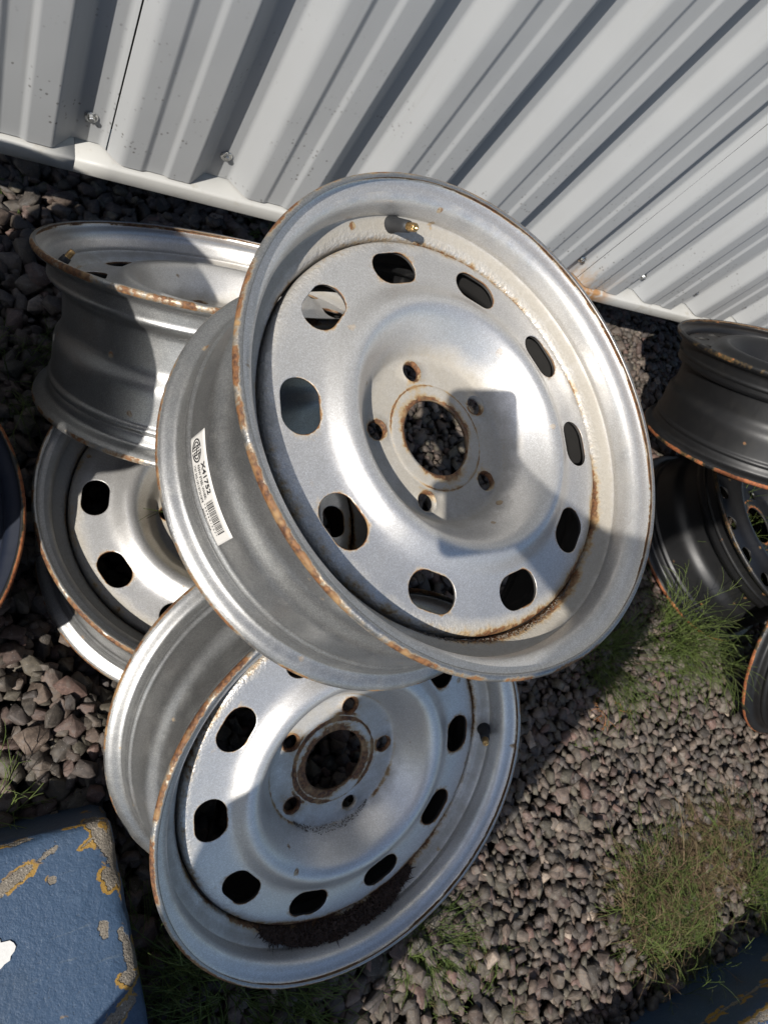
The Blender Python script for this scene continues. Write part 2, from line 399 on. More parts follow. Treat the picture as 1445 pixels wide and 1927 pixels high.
def disc_mesh(paint, edge, nh, hole, rust=1.0):
    """wheel disc with nh window holes (stadium half sizes in mm) and five bolt holes"""
    verts = {}; V = []; Fc = []; ru = []; di = []; we = []; hu = []
    def vid(r, a, dz=0.0, rr=0.0, dd=0.0, ww=0.0):
        x, y = r * math.cos(a), r * math.sin(a)
        key = (round(x * 50), round(y * 50), round(dz * 20))
        if key in verts:
            i = verts[key]; ru[i] = max(ru[i], rr); return i
        verts[key] = len(V); V.append((x / 1000, y / 1000, (disc_z(r) + dz) / 1000)); ru.append(rr); di.append(dd); we.append(ww); hu.append(hubv(r))
        return verts[key]
    def hubv(r):
        if r < 57: return .26 + .62 * max(0, 1 - (r - 39) / 10) + .55 * max(0, 1 - abs(r - 54.3) / 2.2)
        if r < 61: return .12
        return .36 * max(0, 1 - abs(r - 86) / 3.5)
    def base(r):
        rr = 0
        if r > 184: rr = min(1, (r - 184) / 8) * .52
        dd = .95 if r < 86 else max(0, .95 - (r - 86) / 22)
        if r > 165: dd = max(dd, (r - 165) / 40)
        ww = max(0, (r - 178) / 16)
        return rr, dd, ww
    def rings(rs):
        for ra, rb in zip(rs[:-1], rs[1:]):
            A = base(ra); B = base(rb)
            for i in range(SEG):
                a0 = 2 * math.pi * i / SEG; a1 = 2 * math.pi * ((i + 1) % SEG) / SEG
                Fc.append((vid(ra, a0, 0, *A), vid(rb, a0, 0, *B), vid(rb, a1, 0, *B), vid(ra, a1, 0, *A)))
    def cells(n, r0, r1, rc, half_t, half_r, ph, q, layers, cone):
        m = SEG // n; h = math.pi / n
        for c in range(n):
            ac = 2 * math.pi * c / n + ph
            loop = []
            for i in range(m): loop.append((r0, -h + 2 * h * i / m))
            for i in range(q): loop.append((r0 + (r1 - r0) * i / q, h))
            for i in range(m): loop.append((r1, h - 2 * h * i / m))
            for i in range(q): loop.append((r1 + (r0 - r1) * i / q, -h))
            hol = []
            for (r, a) in loop:
                tx, ty = r * math.sin(a), r * math.cos(a) - rc
                tx *= half_t / (rc * math.sin(h)) * 1.0; ty *= half_r / ((r1 - r0) / 2)
                # ray from centre to the stadium outline
                L = math.hypot(tx, ty); ux, uy = tx / L, ty / L
                lo, hi = 0, 200
                st = half_t - half_r
                for _ in range(40):
                    mid = (lo + hi) / 2
                    px_, py_ = abs(ux * mid), abs(uy * mid)
                    d_ = math.hypot(max(px_ - st, 0), py_) - half_r
                    if d_ < 0: lo = mid
                    else: hi = mid
                hol.append((ux * lo, uy * lo))
            N = len(loop); prev = None
            for (tt, off, dz, rr) in layers:
                cur = []
                for k in range(N):
                    r, a = loop[k]; bx, by = r * math.sin(a), r * math.cos(a)
                    hx, hy = hol[k]; L = math.hypot(hx, hy); hx += hx / L * off; hy += hy / L * off; hy += rc
                    Rh, Ah = math.hypot(hx, hy), math.atan2(hx, hy)
                    R2, A2 = Rh + (r - Rh) * tt, Ah + (a - Ah) * tt
                    bb = base(R2)
                    cur.append(vid(R2, A2 + ac, dz, max(rr, bb[0]), bb[1], bb[2] if not cone else 0))
                if prev:
                    for k in range(N):
                        f = (prev[k], prev[(k + 1) % N], cur[(k + 1) % N], cur[k])
                        if len(set(f)) == 4: Fc.append(f)
                        elif len(set(f)) == 3:
                            g = []
                            [g.append(x_) for x_ in f if x_ not in g]; Fc.append(tuple(g))
                prev = cur
    rings([39, 42, 46, 50, 53, 54.2, 55, 56])
    cells(5, 56, 84, 69.85, 8.4, 8.3999, 0, 8, ((0, 0, -3.6, 1.1), (0, 1.1, -1.8, 1.0), (0, 2.2, .7, .88), (0, 3.0, .8, .66), (0, 3.9, .1, .45), (.3, 3.9, 0, .22), (.65, 3.9, 0, .08), (1, 0, 0, 0)), True)
    rings([84, 85.5, 87, 90, 93, 96, 100, 104, 107, 110, 113, 116, 119, 122, 125, 128, 131, 134, 137, 140, 142])
    lay = ((0, 0, -.6, .95), (0, .5, -.05, .72), (0, 1.4, 0, .50), (.2, 1.4, 0, .26), (.45, 1.4, 0, .05), (.7, 1.4, 0, 0), (1, 0, 0, 0))
    ht, hr = hole
    cells(nh, 142, 186.4, 164.2, ht, hr, 0, 8, lay, False)
    rings([186.4, 188.5, 191, 193, 194.6, 195.7, 196.4])
    # skirt going back to the weld
    for (za, zb) in ((-54, -62), (-62, -72), (-72, -80)):
        for i in range(SEG):
            a0 = 2 * math.pi * i / SEG; a1 = 2 * math.pi * ((i + 1) % SEG) / SEG
            o = disc_z(196.4)
            Fc.append((vid(196.4, a0, za - o if za != -54 else 0, .18, .5, 0), vid(196.4, a0, zb - o, .18, .5, 0), vid(196.4, a1, zb - o, .18, .5, 0), vid(196.4, a1, za - o if za != -54 else 0, .18, .5, 0)))
    me = mesh("disc", V, Fc, [paint, edge, M_MATTBLACK], True, {"rust": np.array(ru) * rust, "hub": hu, "dirt": di, "weld": we})
    bm = bmesh.new(); bm.from_mesh(me); bmesh.ops.remove_doubles(bm, verts=bm.verts, dist=4e-6); bmesh.ops.recalc_face_normals(bm, faces=bm.faces)
    up = sum(f.normal.z * f.calc_area() for f in bm.faces)
    if up < 0: bmesh.ops.reverse_faces(bm, faces=bm.faces)
    bm.to_mesh(me); bm.free()
    return me
def valve_meshes():
    V, Fc = lathe([(.0095, -.004), (.0095, .001), (.0078, .004), (.0068, .010), (.0060, .022), (.0056, .027), (.0040, .0275)], 20)
    a = mesh("valve_stem", V, Fc, [M_RUBBER])
    prof = [(.0042, .026)]
    for i in range(5): prof += [(.0043, .0275 + i * .0018), (.0038, .0284 + i * .0018)]
    prof += [(.0040, .0372), (.0034, .0380), (.0020, .0380), (.0018, .0350), (.0001, .0350)]
    V, Fc = lathe(prof, 16); b = mesh("valve_tip", V, Fc, [M_BRASS])
    return a, b
VM = valve_meshes()
ME = {"silver": (rim_mesh(M_SILVER, M_BARREL, M_RUST), disc_mesh(M_SILVER, M_RUST, 10, (25.0, 16.7))),
      "black": (rim_mesh(M_BLACK, M_BLACKB, M_RUST, 1.0, 1.2, 227.5, .55), disc_mesh(M_BLACK, M_MATTBLACK, 16, (13.5, 13.499), .35)),
      "navy": (rim_mesh(M_NAVY, M_BLACKB, M_RUST, 1.0), None)}
ME["navy"] = (ME["navy"][0], disc_mesh(M_NAVY, M_RUST, 16, (13.5, 13.499), .8))
def frame(axis, spin):
    a = Vector(axis).normalized(); u = Vector((1, 0, 0)); u = (u - a * u.dot(a)).normalized(); v = a.cross(u)
    m = Matrix((u, v, a)).transposed()
    return m @ Matrix.Rotation(R_(spin), 3, 'Z')
def wheel(label, kind, c, axis, spin, valve=None, gains=(1, 1), group=None, zs=1.0):
    w = empty("steel_wheel", Vector(c) + Vector((0, 0, GZ)), frame(axis, spin)); tag(w, label, "wheel", group)
    rim = obj("rim", ME[kind][0], w); dsc = obj("disc", ME[kind][1], w)
    if zs != 1.0: rim.scale.z = zs
    if kind == 'black': dsc.scale = (1.10, 1.10, 1.0); dsc.location.z = .022
    for o, th in ((rim, .0032), (dsc, .0045)):
        m_ = o.modifiers.new("steel", 'SOLIDIFY'); m_.thickness = th; m_.offset = 0 if o is rim else -1
        m_.material_offset_rim = 1; m_.material_offset = 2; m_.use_even_offset = False
        o.color = (*gains, 1, 1)
    if valve is not None:
        ang = R_(valve - spin); st = obj("valve_stem", VM[0], w)
        rad = Vector((math.cos(ang), math.sin(ang), 0)); d = (Vector((0, 0, 1)) * .80 - rad * .60).normalized()
        st.matrix_local = Matrix.Translation(rad * .2110 + Vector((0, 0, -.0425))) @ d.to_track_quat('Z', 'Y').to_matrix().to_4x4()
        obj("valve_tip", VM[1], st)
    return w
PILE = "silver wheels heaped by the wall"
cA, aA = (.4046, .2459, -.4391), (.0441, -.0679, .9967)
WA = wheel("silver steel wheel on top of the pile with white barcode sticker on its barrel", "silver", cA, aA, 35.3, 102.5, (1.0, 1.0), PILE)
[setattr(c_, 'color', (1.0, 1.0, 1.15, 1)) for c_ in WA.children if c_.name.startswith('disc')]
cB, aB = (.3979, -.0800, -.7466), (.0465, -.4963, .8669)
WB = wheel("silver steel wheel at the bottom front with rusty hub and dark litter in its rim", "silver", cB, aB, 7.0, 5.0, (1.12, .8), PILE)
[setattr(c_, 'color', (1.25, .75, 2.3, 1)) for c_ in WB.children if c_.name.startswith('disc')]
WC = wheel("silver steel wheel tipped toward the metal wall, barrel half in shadow", "silver", (.3054, .6146, -.7820), (-.0711, .6605, .7475), 24, 172, (1.0, .8), PILE)
WD = wheel("silver steel wheel flat on the gravel beneath the tipped wheel, two windows showing", "silver", (.3120, .3060, -.8640), (-.1015, .0735, .9920), 28.5, None, (1.15, 1.7), PILE)
BL = "black wheels at the right edge"
WE = wheel("black steel wheel tipped against the wall, topmost at the right edge", "black", (1.4817, .5870, -.6581), (-.1264, .6518, .7478), 10, None, (1, .2), BL, 1.05)
WF = wheel("black steel wheel with round holes under the tipped black wheel, grass in front", "black", (1.5738, .2884, -.8360), (.0868, .0329, .9957), 4, None, (1, .3), BL)
WG = wheel("black steel wheel with orange rusty lip, lowest at the right edge", "black", (1.6630, -.1070, -.7410), (.058, -.615, .787), 0, None, (1, .3), BL)
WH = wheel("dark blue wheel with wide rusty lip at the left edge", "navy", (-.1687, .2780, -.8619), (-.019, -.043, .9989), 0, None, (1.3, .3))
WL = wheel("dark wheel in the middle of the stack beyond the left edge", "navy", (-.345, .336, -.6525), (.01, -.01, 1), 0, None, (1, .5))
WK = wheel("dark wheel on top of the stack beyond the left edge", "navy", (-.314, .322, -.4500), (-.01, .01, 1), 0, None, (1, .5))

# paper label on the barrel of the top wheel
STK_R = .2106 + .0016 + .0009
def bend(pts, R0=STK_R, a0=177.3, z0=-.1315, lift=0.0):
    """sticker plane (along the barrel, across it) in metres -> wheel space; u runs downwards round the barrel, v toward the rear lip"""
    out = []
    for (u, v) in pts:
        rr = R0 + lift + (v * .055); a = R_(a0) + u / R0
        out.append((rr * math.cos(a), rr * math.sin(a), z0 - v))
    return out
R35 = Matrix.Rotation(R_(-35.3), 4, 'Z')
SL, SH = .1025, .037
pts = []; fc = []
nu, nv = 40, 6
for j in range(nv + 1):
    for i in range(nu + 1):
        v = SH * j / nv; u = SL * i / nu
        u += .009 * (1 - i / nu) * 0.0
        e = .002
        pts.append((u, v))
fc = [(j * (nu + 1) + i, j * (nu + 1) + i + 1, (j + 1) * (nu + 1) + i + 1, (j + 1) * (nu + 1) + i) for j in range(nv) for i in range(nu)]
me = mesh("sticker", bend(pts), fc, [M_STICK]); me.transform(R35)
STK = obj("sticker", me, WA); STK["label"] = "white paper sticker with black lettering and barcode"
m_ = STK.modifiers.new("paper", 'SOLIDIFY'); m_.thickness = .0003; m_.offset = 1
def ink(name, polys_v, polys_f):
    me = mesh(name, bend(polys_v, lift=.0006), polys_f, [M_INK], False); me.transform(R35)
    return obj(name, me, STK)
def lettering(txt, u0, v0, length, height):
    """text laid along the sticker, letter tops toward the front lip"""
    cu = bpy.data.curves.new("t", 'FONT'); cu.body = txt; cu.resolution_u = 3; cu.offset = .018 if len(txt) < 8 else .008
    to = bpy.data.objects.new("t", cu); COL.objects.link(to)
    dg = bpy.context.evaluated_depsgraph_get(); me = bpy.data.meshes.new_from_object(to.evaluated_get(dg))
    bpy.data.objects.remove(to)
    bm = bmesh.new(); bm.from_mesh(me); bmesh.ops.triangulate(bm, faces=bm.faces)
    for _ in range(2):
        long_e = [e for e in bm.edges if e.calc_length() > .25]
        if long_e: bmesh.ops.subdivide_edges(bm, edges=long_e, cuts=1)
    bmesh.ops.triangulate(bm, faces=bm.faces)
    xs = [v.co.x for v in bm.verts]; ys = [v.co.y for v in bm.verts]
    sx = length / (max(xs) - min(xs)); sy = height / (max(ys) - min(ys)); x0 = min(xs); y0 = min(ys)
    bm.verts.index_update()
    P_ = [(u0 + (v.co.x - x0) * sx, v0 + height - (v.co.y - y0) * sy) for v in bm.verts]
    F_ = [tuple(v.index for v in f.verts) for f in bm.faces]
    bm.free(); return ink("lettering", P_, F_)
lettering("X41752", .0285, .0055, .030, .0075)
lettering("R55W STEEL WHEEL", .0290, .0165, .032, .0042)
lettering("17X7 5X5-139.7/ET25/CB78", .0275, .0245, .034, .0040)
# barcode
Pv = []; Pf = []; u = .064; br = random.Random(4)
while u < .0945:
    wd = br.choice((.0004, .0004, .0007, .0011)); Pv += [(u, .008), (u + wd, .008), (u + wd, .0215), (u, .0215)]; n = len(Pv)
    Pf.append((n - 4, n - 3, n - 2, n - 1)); u += wd + br.choice((.0004, .0005, .0008))
ink("barcode", Pv, Pf)
lettering("* 4 2 9 5 0 1 5 2 7 *", .0635, .0232, .031, .0028)
lettering("MADE IN CHINA", .0665, .0290, .021, .0026)
# oval emblem: two rings of bars and curls
Pv = []; Pf = []
def stroke(path, w):
    n0 = len(Pv)
    for i, p in enumerate(path):
        a = Vector(path[max(i - 1, 0)]); b = Vector(path[min(i + 1, len(path) - 1)]); d = (b - a).normalized(); nrm = Vector((-d.y, d.x)) * w / 2
        Pv.append(tuple(Vector(p) + nrm)); Pv.append(tuple(Vector(p) - nrm))
    for i in range(len(path) - 1):
        k = n0 + 2 * i; Pf.append((k, k + 1, k + 3, k + 2))
ex, ey = .0152, .0190
def arc(rx, ry, a0, a1, n=16): return [(ex + rx * math.cos(R_(a0 + (a1 - a0) * i / n)), ey + ry * math.sin(R_(a0 + (a1 - a0) * i / n))) for i in range(n + 1)]
stroke(arc(.0105, .0088, 95, 265), .0013); stroke(arc(.0105, .0088, -85, 85), .0013)
stroke(arc(.0078, .0060, 110, 250), .0011); stroke(arc(.0078, .0060, -70, 70), .0011)
for du in (-.0038, -.0012, .0014, .0040): stroke([(ex + du, ey - .0066), (ex + du, ey + .0066)], .0009)
stroke([(ex - .0052, ey), (ex + .0052, ey)], .0009); stroke([(ex - .0038, ey - .0036), (ex - .0008, ey - .0036)], .0009); stroke([(ex + .0012, ey + .0036), (ex + .0040, ey + .0036)], .0009)
ink("emblem", Pv, Pf)

# ------------------------------------------------------------------ concrete kerb blocks
def block_mat(name, blobs, edge_amt, ochre, ax=1):
    """blue paint over ochre over concrete; blobs = chips as (x0,y0,x1,y1,r) capsules on the top / face plane"""
    t = NT(name); co = t.coord()
    n1 = t.noise(co, 26, 5, .65); n2 = t.noise(co, 120, 4, .6); n3 = t.noise(co, 480, 3, .6); nb = t.noise(co, 7, 3)
    wob = t.math('ADD', t.math('MULTIPLY', t.math('SUBTRACT', n1, .5), .026), t.math('MULTIPLY', t.math('SUBTRACT', n2, .5), .009))
    sx = t.node("ShaderNodeSeparateXYZ", {0: co}); X, Y = sx.outputs[0], sx.outputs[ax]
    d = t.math('MULTIPLY', t.attr("inset"), 1.0)           # distance from the worn edges
    d = t.math('SUBTRACT', d, edge_amt)
    d = t.math('ADD', d, t.math('MULTIPLY', t.math('SUBTRACT', nb, .5), .05))
    for (x0, y0, x1, y1, r) in blobs:
        dx, dy = x1 - x0, y1 - y0; L2 = max(dx * dx + dy * dy, 1e-9)
        px_ = t.math('SUBTRACT', X, x0); py_ = t.math('SUBTRACT', Y, y0)
        h = t.math('DIVIDE', t.math('ADD', t.math('MULTIPLY', px_, dx), t.math('MULTIPLY', py_, dy)), L2, clamp=True)
        qx = t.math('SUBTRACT', px_, t.math('MULTIPLY', h, dx)); qy = t.math('SUBTRACT', py_, t.math('MULTIPLY', h, dy))
        q = t.math('SQRT', t.math('ADD', t.math('MULTIPLY', qx, qx), t.math('MULTIPLY', qy, qy)))
        d = t.math('MINIMUM', d, t.math('SUBTRACT', q, r))
    d = t.math('ADD', d, wob)
    conc = t.step(d, -.0006, .0006, 1, 0)
    och = t.math('MULTIPLY', t.step(d, .0026 * ochre, .0030 * ochre + .0005, 1, 0), t.step(t.noise(co, 18, 3), .50, .54))
    blue = t.mix(n1, (.026, .055, .105), (.048, .086, .148))
    blue = t.mix(t.math('MULTIPLY', t.step(n2, .55, .8), .4), blue, (.08, .13, .20))
    blue = t.mix(t.math('MULTIPLY', t.step(nb, .50, .72), .6), blue, (.050, .070, .095))
    scr = t.noise(t.vmath('MULTIPLY', co, (.25, 2.2, 1)), 60, 4, .7)
    blue = t.mix(t.math('MULTIPLY', t.step(scr, .60, .72), .55), blue, (.11, .14, .17))
    blue = t.mix(t.math('MULTIPLY', t.step(n3, .30, .42, 1, 0), .55), blue, (.02, .03, .045))
    cc = t.mix(n2, (.11, .098, .08), (.28, .24, .19)); cc = t.mix(t.step(n3, .58, .7), cc, (.42, .38, .32))
    cc = t.mix(t.step(n3, .30, .42, 1, 0), cc, (.05, .045, .04))
    c = t.mix(och, blue, (.29, .17, .035)); c = t.mix(conc, c, cc)
    spk = t.step(n3, .73, .78)
    c = t.mix(t.math('MULTIPLY', spk, .6), c, (.45, .5, .55))
    hgt = t.math('ADD', t.math('MULTIPLY', t.math('SUBTRACT', 1.0, conc), 1.6), t.math('ADD', t.math('MULTIPLY', n2, 1.1), t.math('MULTIPLY', n3, t.math('ADD', .12, t.math('MULTIPLY', conc, .9)))))
    return t.set(Base_Color=c, Roughness=t.math('ADD', .55, t.math('MULTIPLY', conc, .35)), Normal=t.bump(hgt, .8, .0016)), t
def block(name, label, corner, rz, length, depth, h, mat, batter=.012):
    """kerb block whose rear right (or left) top corner sits at corner; local x along length, y = into depth (0 at rear edge, negative to front)"""
    o = empty(name, (corner[0], corner[1], 0), Matrix.Rotation(R_(rz), 3, 'Z')); tag(o, label, "kerb")
    return o
def block_mesh(x0, x1, y0, y1, h, batter, mat, seed, endwear, r=.011, skew=0.0):
    nx, ny, nz = 60, 40, 14
    bm = bmesh.new(); cache = {}
    def P(i, j, k):
        key = (i, j, k)
        if key in cache: return cache[key]
        fx = i / nx; fy = j / ny; fz = k / nz
        b = batter * (1 - fz)
        x = x0 - b + (x1 - x0 + 2 * b) * fx; y = y0 - b + (y1 - y0 + 2 * b) * fy; z = -.03 + (h + .03) * fz
        # round the box edges
        cx = min(max(x, x0 - b + r), x1 + b - r); cy = min(max(y, y0 - b + r), y1 + b - r); cz = min(z, h - r)
        dv = Vector((x - cx, y - cy, z - cz))
        p = Vector((cx, cy, cz)) + (dv.normalized() * min(dv.length, r) if dv.length > 1e-9 else dv)
        e = min(x1 + b - x, 1) ; ez = h - z; ey = y1 + b - y
        near = 0
        ds = sorted((abs(e), abs(ez), abs(ey)))
        edge = ds[1]                                     # distance to nearest of the worn arrises
        w = max(0, 1 - edge / .035)
        n = mnoise.fractal(p * 28 + Vector((seed, 0, 0)), 1, 2, 4)
        p -= Vector((.5 * w * (abs(e) < .04), .5 * w * (abs(ey) < .04), .5 * w * (abs(ez) < .04))) * (.010 * max(0, n + .15))
        p += Vector((0, 0, .0012)) * mnoise.noise(p * 9)
        p.x -= skew * fx * p.y
        v = bm.verts.new(p); cache[key] = (v, edge); return cache[key]
    def grid(fn, A, B):
        for a_ in range(A):
            for b_ in range(B):
                try: bm.faces.new([fn(*q)[0] for q in ((a_, b_), (a_ + 1, b_), (a_ + 1, b_ + 1), (a_, b_ + 1))])
                except ValueError: pass
    grid(lambda a, b: P(a, b, nz), nx, ny)
    for j in (0, ny): grid(lambda a, b: P(a, j, b), nx, nz)
    for i in (0, nx): grid(lambda a, b: P(i, a, b), ny, nz)
    bmesh.ops.recalc_face_normals(bm, faces=bm.faces)
    bm.verts.index_update(); ed = [0.0] * len(bm.verts)
    for (v, e) in cache.values(): ed[v.index] = e
    me = bm_mesh("kerb_block", bm, [mat])
    a = me.attributes.new("inset", 'FLOAT', 'POINT'); a.data.foreach_set("value", np.array(ed, np.float32))
    return me
mI, _ = block_mat("blue_painted_concrete_left", [(-.118, -.047, -.060, -.020, .0045), (-.066, -.052, -.064, -.050, .0025), (-.062, -.008, -.058, -.020, .0005), (-.010, -.062, -.006, -.075, .0045), (-.018, -.115, -.017, -.123, .0035), (.000, -.125, .009, -.160, .006), (.002, -.172, .006, -.176, .005), (.003, -.198, -.040, -.222, .0065), (-.075, -.226, -.095, -.228, .004), (-.055, -.188, -.066, -.186, .001), (-.09, -.206, -.105, -.204, .001), (-.020, -.005, -.002, -.045, .0065), (-.035, -.028, -.022, -.020, .0015), (-.13, -.012, -.12, -.010, .001)], -.001, 1.2)
o = block("concrete_kerb", "blue painted concrete kerb with chipped corner at the bottom left", (.155, -.057), -7, 0, 0, .115, mI)
o.location = (.1605, -.066, 0); o.rotation_euler = (0, 0, R_(3.5))
b1 = obj("kerb_block", block_mesh(-.85, 0, -.34, 0, .112, .014, mI, 3.0, 1, .011, .085), o)
t = NT("white_paint_flake"); n = t.noise(t.coord(), 300, 3); M_WHITE = t.set(Base_Color=t.mix(n, (.62, .61, .58), (.78, .77, .74)), Roughness=.6)
# flake of white paint left on the block
fl = []; N = 40
for i in range(N):
    a = 2 * math.pi * i / N; rr = .021 * (1 + .45 * mnoise.noise(Vector((math.cos(a) * 1.6, math.sin(a) * 1.6, 4))) + .18 * mnoise.noise(Vector((math.cos(a) * 6, math.sin(a) * 6, 9))))
    fl.append((rr * math.cos(a) * 1.25, rr * math.sin(a)))
V = [(x, y, 0) for x, y in fl] + [(x, y, .0007) for x, y in fl]
F_ = [tuple(range(N, 2 * N))] + [(i, (i + 1) % N, N + (i + 1) % N, N + i) for i in range(N)]
wf = obj("white_paint_patch", mesh("white_paint_patch", V, F_, [M_WHITE], False), o); wf.location = (-.139, -.105, .1128)
mJ, _ = block_mat("blue_painted_concrete_right", [(.02, .085, .62, .125, .002), (.40, .06, .46, .055, .005), (.10, .152, .8, .150, .006)], .006, 2.6, 2)
o2 = block("concrete_kerb", "blue painted concrete kerb in shade at the bottom right corner", (1.018, -.578), 4.4, 0, 0, .15, mJ)
o2.location = (.94, -.590, 0); o2.rotation_euler = (0, 0, R_(4.4))
b2 = obj("kerb_block", block_mesh(-.25, .9, -.34, 0, .150, .016, mJ, 8.0, 1), o2)

# ------------------------------------------------------------------ gravel
def stone_variants(n, npts, bevel):
    out = []
    for q in range(n):
        rr = random.Random(100 + q); bm = bmesh.new()
        for i in range(npts):
            z = 1 - 2 * (i + .5) / npts; a = i * 2.39996 + rr.uniform(-.5, .5); r = math.sqrt(max(0, 1 - z * z)); k = rr.uniform(.78, 1.12)
            p = Vector((r * math.cos(a), r * math.sin(a), z)) * k
            # squarish, angular crushed stone
            p = Vector([math.copysign(abs(c) ** .72, c) for c in p]); bm.verts.new(p)
        bmesh.ops.convex_hull(bm, input=bm.verts)
        for v in [v for v in bm.verts if not v.link_faces]: bm.verts.remove(v)
        bmesh.ops.dissolve_limit(bm, angle_limit=R_(16), verts=bm.verts, edges=bm.edges)
        if bevel: bmesh.ops.bevel(bm, geom=list(bm.edges), offset=.055, segments=1, affect='EDGES', clamp_overlap=True)
        bmesh.ops.triangulate(bm, faces=bm.faces)
        bm.verts.index_update()
        out.append((np.array([v.co[:] for v in bm.verts], np.float64), np.array([[v.index for v in f.verts] for f in bm.faces], np.int64)))
        bm.free()
    return out
VH = stone_variants(18, 10, True); VL_ = stone_variants(8, 11, False)
TINTS = .70 * np.array([1.11, .99, .96]) * np.array([(.105, .096, .080), (.125, .112, .094), (.098, .096, .076), (.122, .102, .086), (.120, .092, .080), (.085, .078, .072), (.150, .135, .114), (.115, .110, .086), (.142, .120, .098), (.075, .070, .060)])
def rotm(n):
    q = rng.normal(size=(n, 4)); q /= np.linalg.norm(q, axis=1)[:, None]; w, x, y, z = q.T
    return np.stack([1 - 2 * (y * y + z * z), 2 * (x * y - z * w), 2 * (x * z + y * w), 2 * (x * y + z * w), 1 - 2 * (x * x + z * z), 2 * (y * z - x * w), 2 * (x * z - y * w), 2 * (y * z + x * w), 1 - 2 * (x * x + y * y)], 1).reshape(n, 3, 3)
def scatter(x0, x1, y0, y1, sp, zc, size, variants, jit=.5, keep=None, sizefn=None):
    gx, gy = np.meshgrid(np.arange(x0, x1, sp), np.arange(y0, y1, sp * .9)); gx = gx + (np.arange(gx.shape[0]) % 2)[:, None] * sp * .5
    p = np.stack([gx.ravel(), gy.ravel()], 1) + rng.uniform(-jit, jit, (gx.size, 2)) * sp
    if keep is not None: p = p[keep(p)]
    n = len(p); sz = size * np.clip(np.exp(rng.normal(0, .27, n)), .5, 1.55)
    if sizefn is not None: sz *= sizefn(p)
    ax = np.stack([rng.uniform(1.0, 1.55, n), rng.uniform(.75, 1.05, n), rng.uniform(.45, .85, n)], 1) * sz[:, None] * .5
    yaw = rng.uniform(0, 6.283, n); R3 = rotm(n)
    # mostly lying on their broad side
    tilt = rng.normal(0, .35, (n, 2)); c, s = np.cos(yaw), np.sin(yaw); Z = np.zeros(n)
    Rz = np.stack([c, -s, Z, s, c, Z, Z, Z, Z + 1], 1).reshape(n, 3, 3)
    ca, sa = np.cos(tilt[:, 0]), np.sin(tilt[:, 0]); Rx = np.stack([Z + 1, Z, Z, Z, ca, -sa, Z, sa, ca], 1).reshape(n, 3, 3)
    cb, sb = np.cos(tilt[:, 1]), np.sin(tilt[:, 1]); Ry = np.stack([cb, Z, sb, Z, Z + 1, Z, -sb, Z, cb], 1).reshape(n, 3, 3)
    Rr = Rx @ Ry @ Rz
    z = zc + rng.normal(0, .0045, n)
    # stones pressed down round the wheel that lies flat on them
    z -= .040 * np.clip((.285 - np.hypot(p[:, 0] - .333, p[:, 1] - .291)) / .035, 0, 1)
    pos = np.concatenate([p, z[:, None]], 1)
    tint = TINTS[rng.integers(0, len(TINTS), n)] * rng.uniform(.75, 1.35, (n, 1))
    pale = rng.random(n) < .018; tint[pale] = np.array([.25, .20, .16]) * rng.uniform(.8, 1.3, (pale.sum(), 1))
    red = rng.random(n) < .04; tint[red] = np.array([.125, .078, .064]) * rng.uniform(.8, 1.2, (red.sum(), 1))
    vi = rng.integers(0, len(variants), n); Vs, Fs, Ts = [], [], []; off = 0
    for k, (bv, bf) in enumerate(variants):
        idx = np.nonzero(vi == k)[0]
        if len(idx) == 0: continue
        q = bv[None] * ax[idx][:, None]; q = np.einsum('nij,nvj->nvi', Rr[idx] , q) + pos[idx][:, None]
        Vs.append(q.reshape(-1, 3)); Fs.append((bf[None] + (np.arange(len(idx)) * len(bv))[:, None, None]).reshape(-1, 3) + off); off += len(idx) * len(bv)
        Ts.append(np.repeat(tint[idx], len(bv), 0))
    return np.concatenate(Vs), np.concatenate(Fs), np.concatenate(Ts)
def inview(p): return (p[:, 0] > -.25) & (p[:, 0] < 2.0) & (p[:, 1] > -.85) & (p[:, 1] < 1.06)
def bare(p):
    m = np.zeros(len(p), bool)
    for (cx, cy, r) in ((1.13, -.42, .085), (1.28, -.39, .075), (1.20, -.515, .08)): m |= (np.hypot(p[:, 0] - cx, p[:, 1] - cy) < r * (1 + .3 * np.sin(np.arctan2(p[:, 1] - cy, p[:, 0] - cx) * 3)))
    return m & (rng.random(len(p)) < .85)
def lef(p): return p[:, 0] < .70 + .1 * np.sin(p[:, 1] * 9)
VM_ = stone_variants(20, 10, False)
def sfn(p): return np.interp(p[:, 0], [0, .5, 1.0, 1.6], [1.28, 1.2, .92, .85])
parts = [scatter(-.25, .85, -.85, 1.06, .0182, -.003, .0245, VH, .55, lambda p: inview(p) & lef(p)),
         scatter(-.25, .85, -.85, 1.06, .026, .005, .0260, VH, .8, lambda p: inview(p) & lef(p) & (rng.random(len(p)) < .38)),
         scatter(.55, 2.0, -.85, 1.06, .0152, -.002, .0198, VM_, .55, lambda p: inview(p) & ~lef(p) & ~bare(p)),
         scatter(.55, 2.0, -.85, 1.06, .022, .005, .0215, VH, .8, lambda p: inview(p) & ~lef(p) & ~bare(p) & (rng.random(len(p)) < .40)),
         scatter(-.25, 2.0, -.85, 1.06, .024, -.020, .0270, VL_, .5, inview),
         scatter(-2.2, 3.6, -2.2, 1.06, .034, -.012, .0410, VL_, .5, lambda p: ~inview(p))]
Vn = []; Fn = []; Tn = []; off = 0
for (v, f, t_) in parts: Vn.append(v); Fn.append(f + off); Tn.append(t_); off += len(v)
Vn = np.concatenate(Vn); Fn = np.concatenate(Fn); Tn = np.concatenate(Tn)
me = bpy.data.meshes.new("gravel"); me.vertices.add(len(Vn)); me.vertices.foreach_set("co", Vn.astype(np.float32).ravel())
me.loops.add(Fn.size); me.loops.foreach_set("vertex_index", Fn.astype(np.int32).ravel())
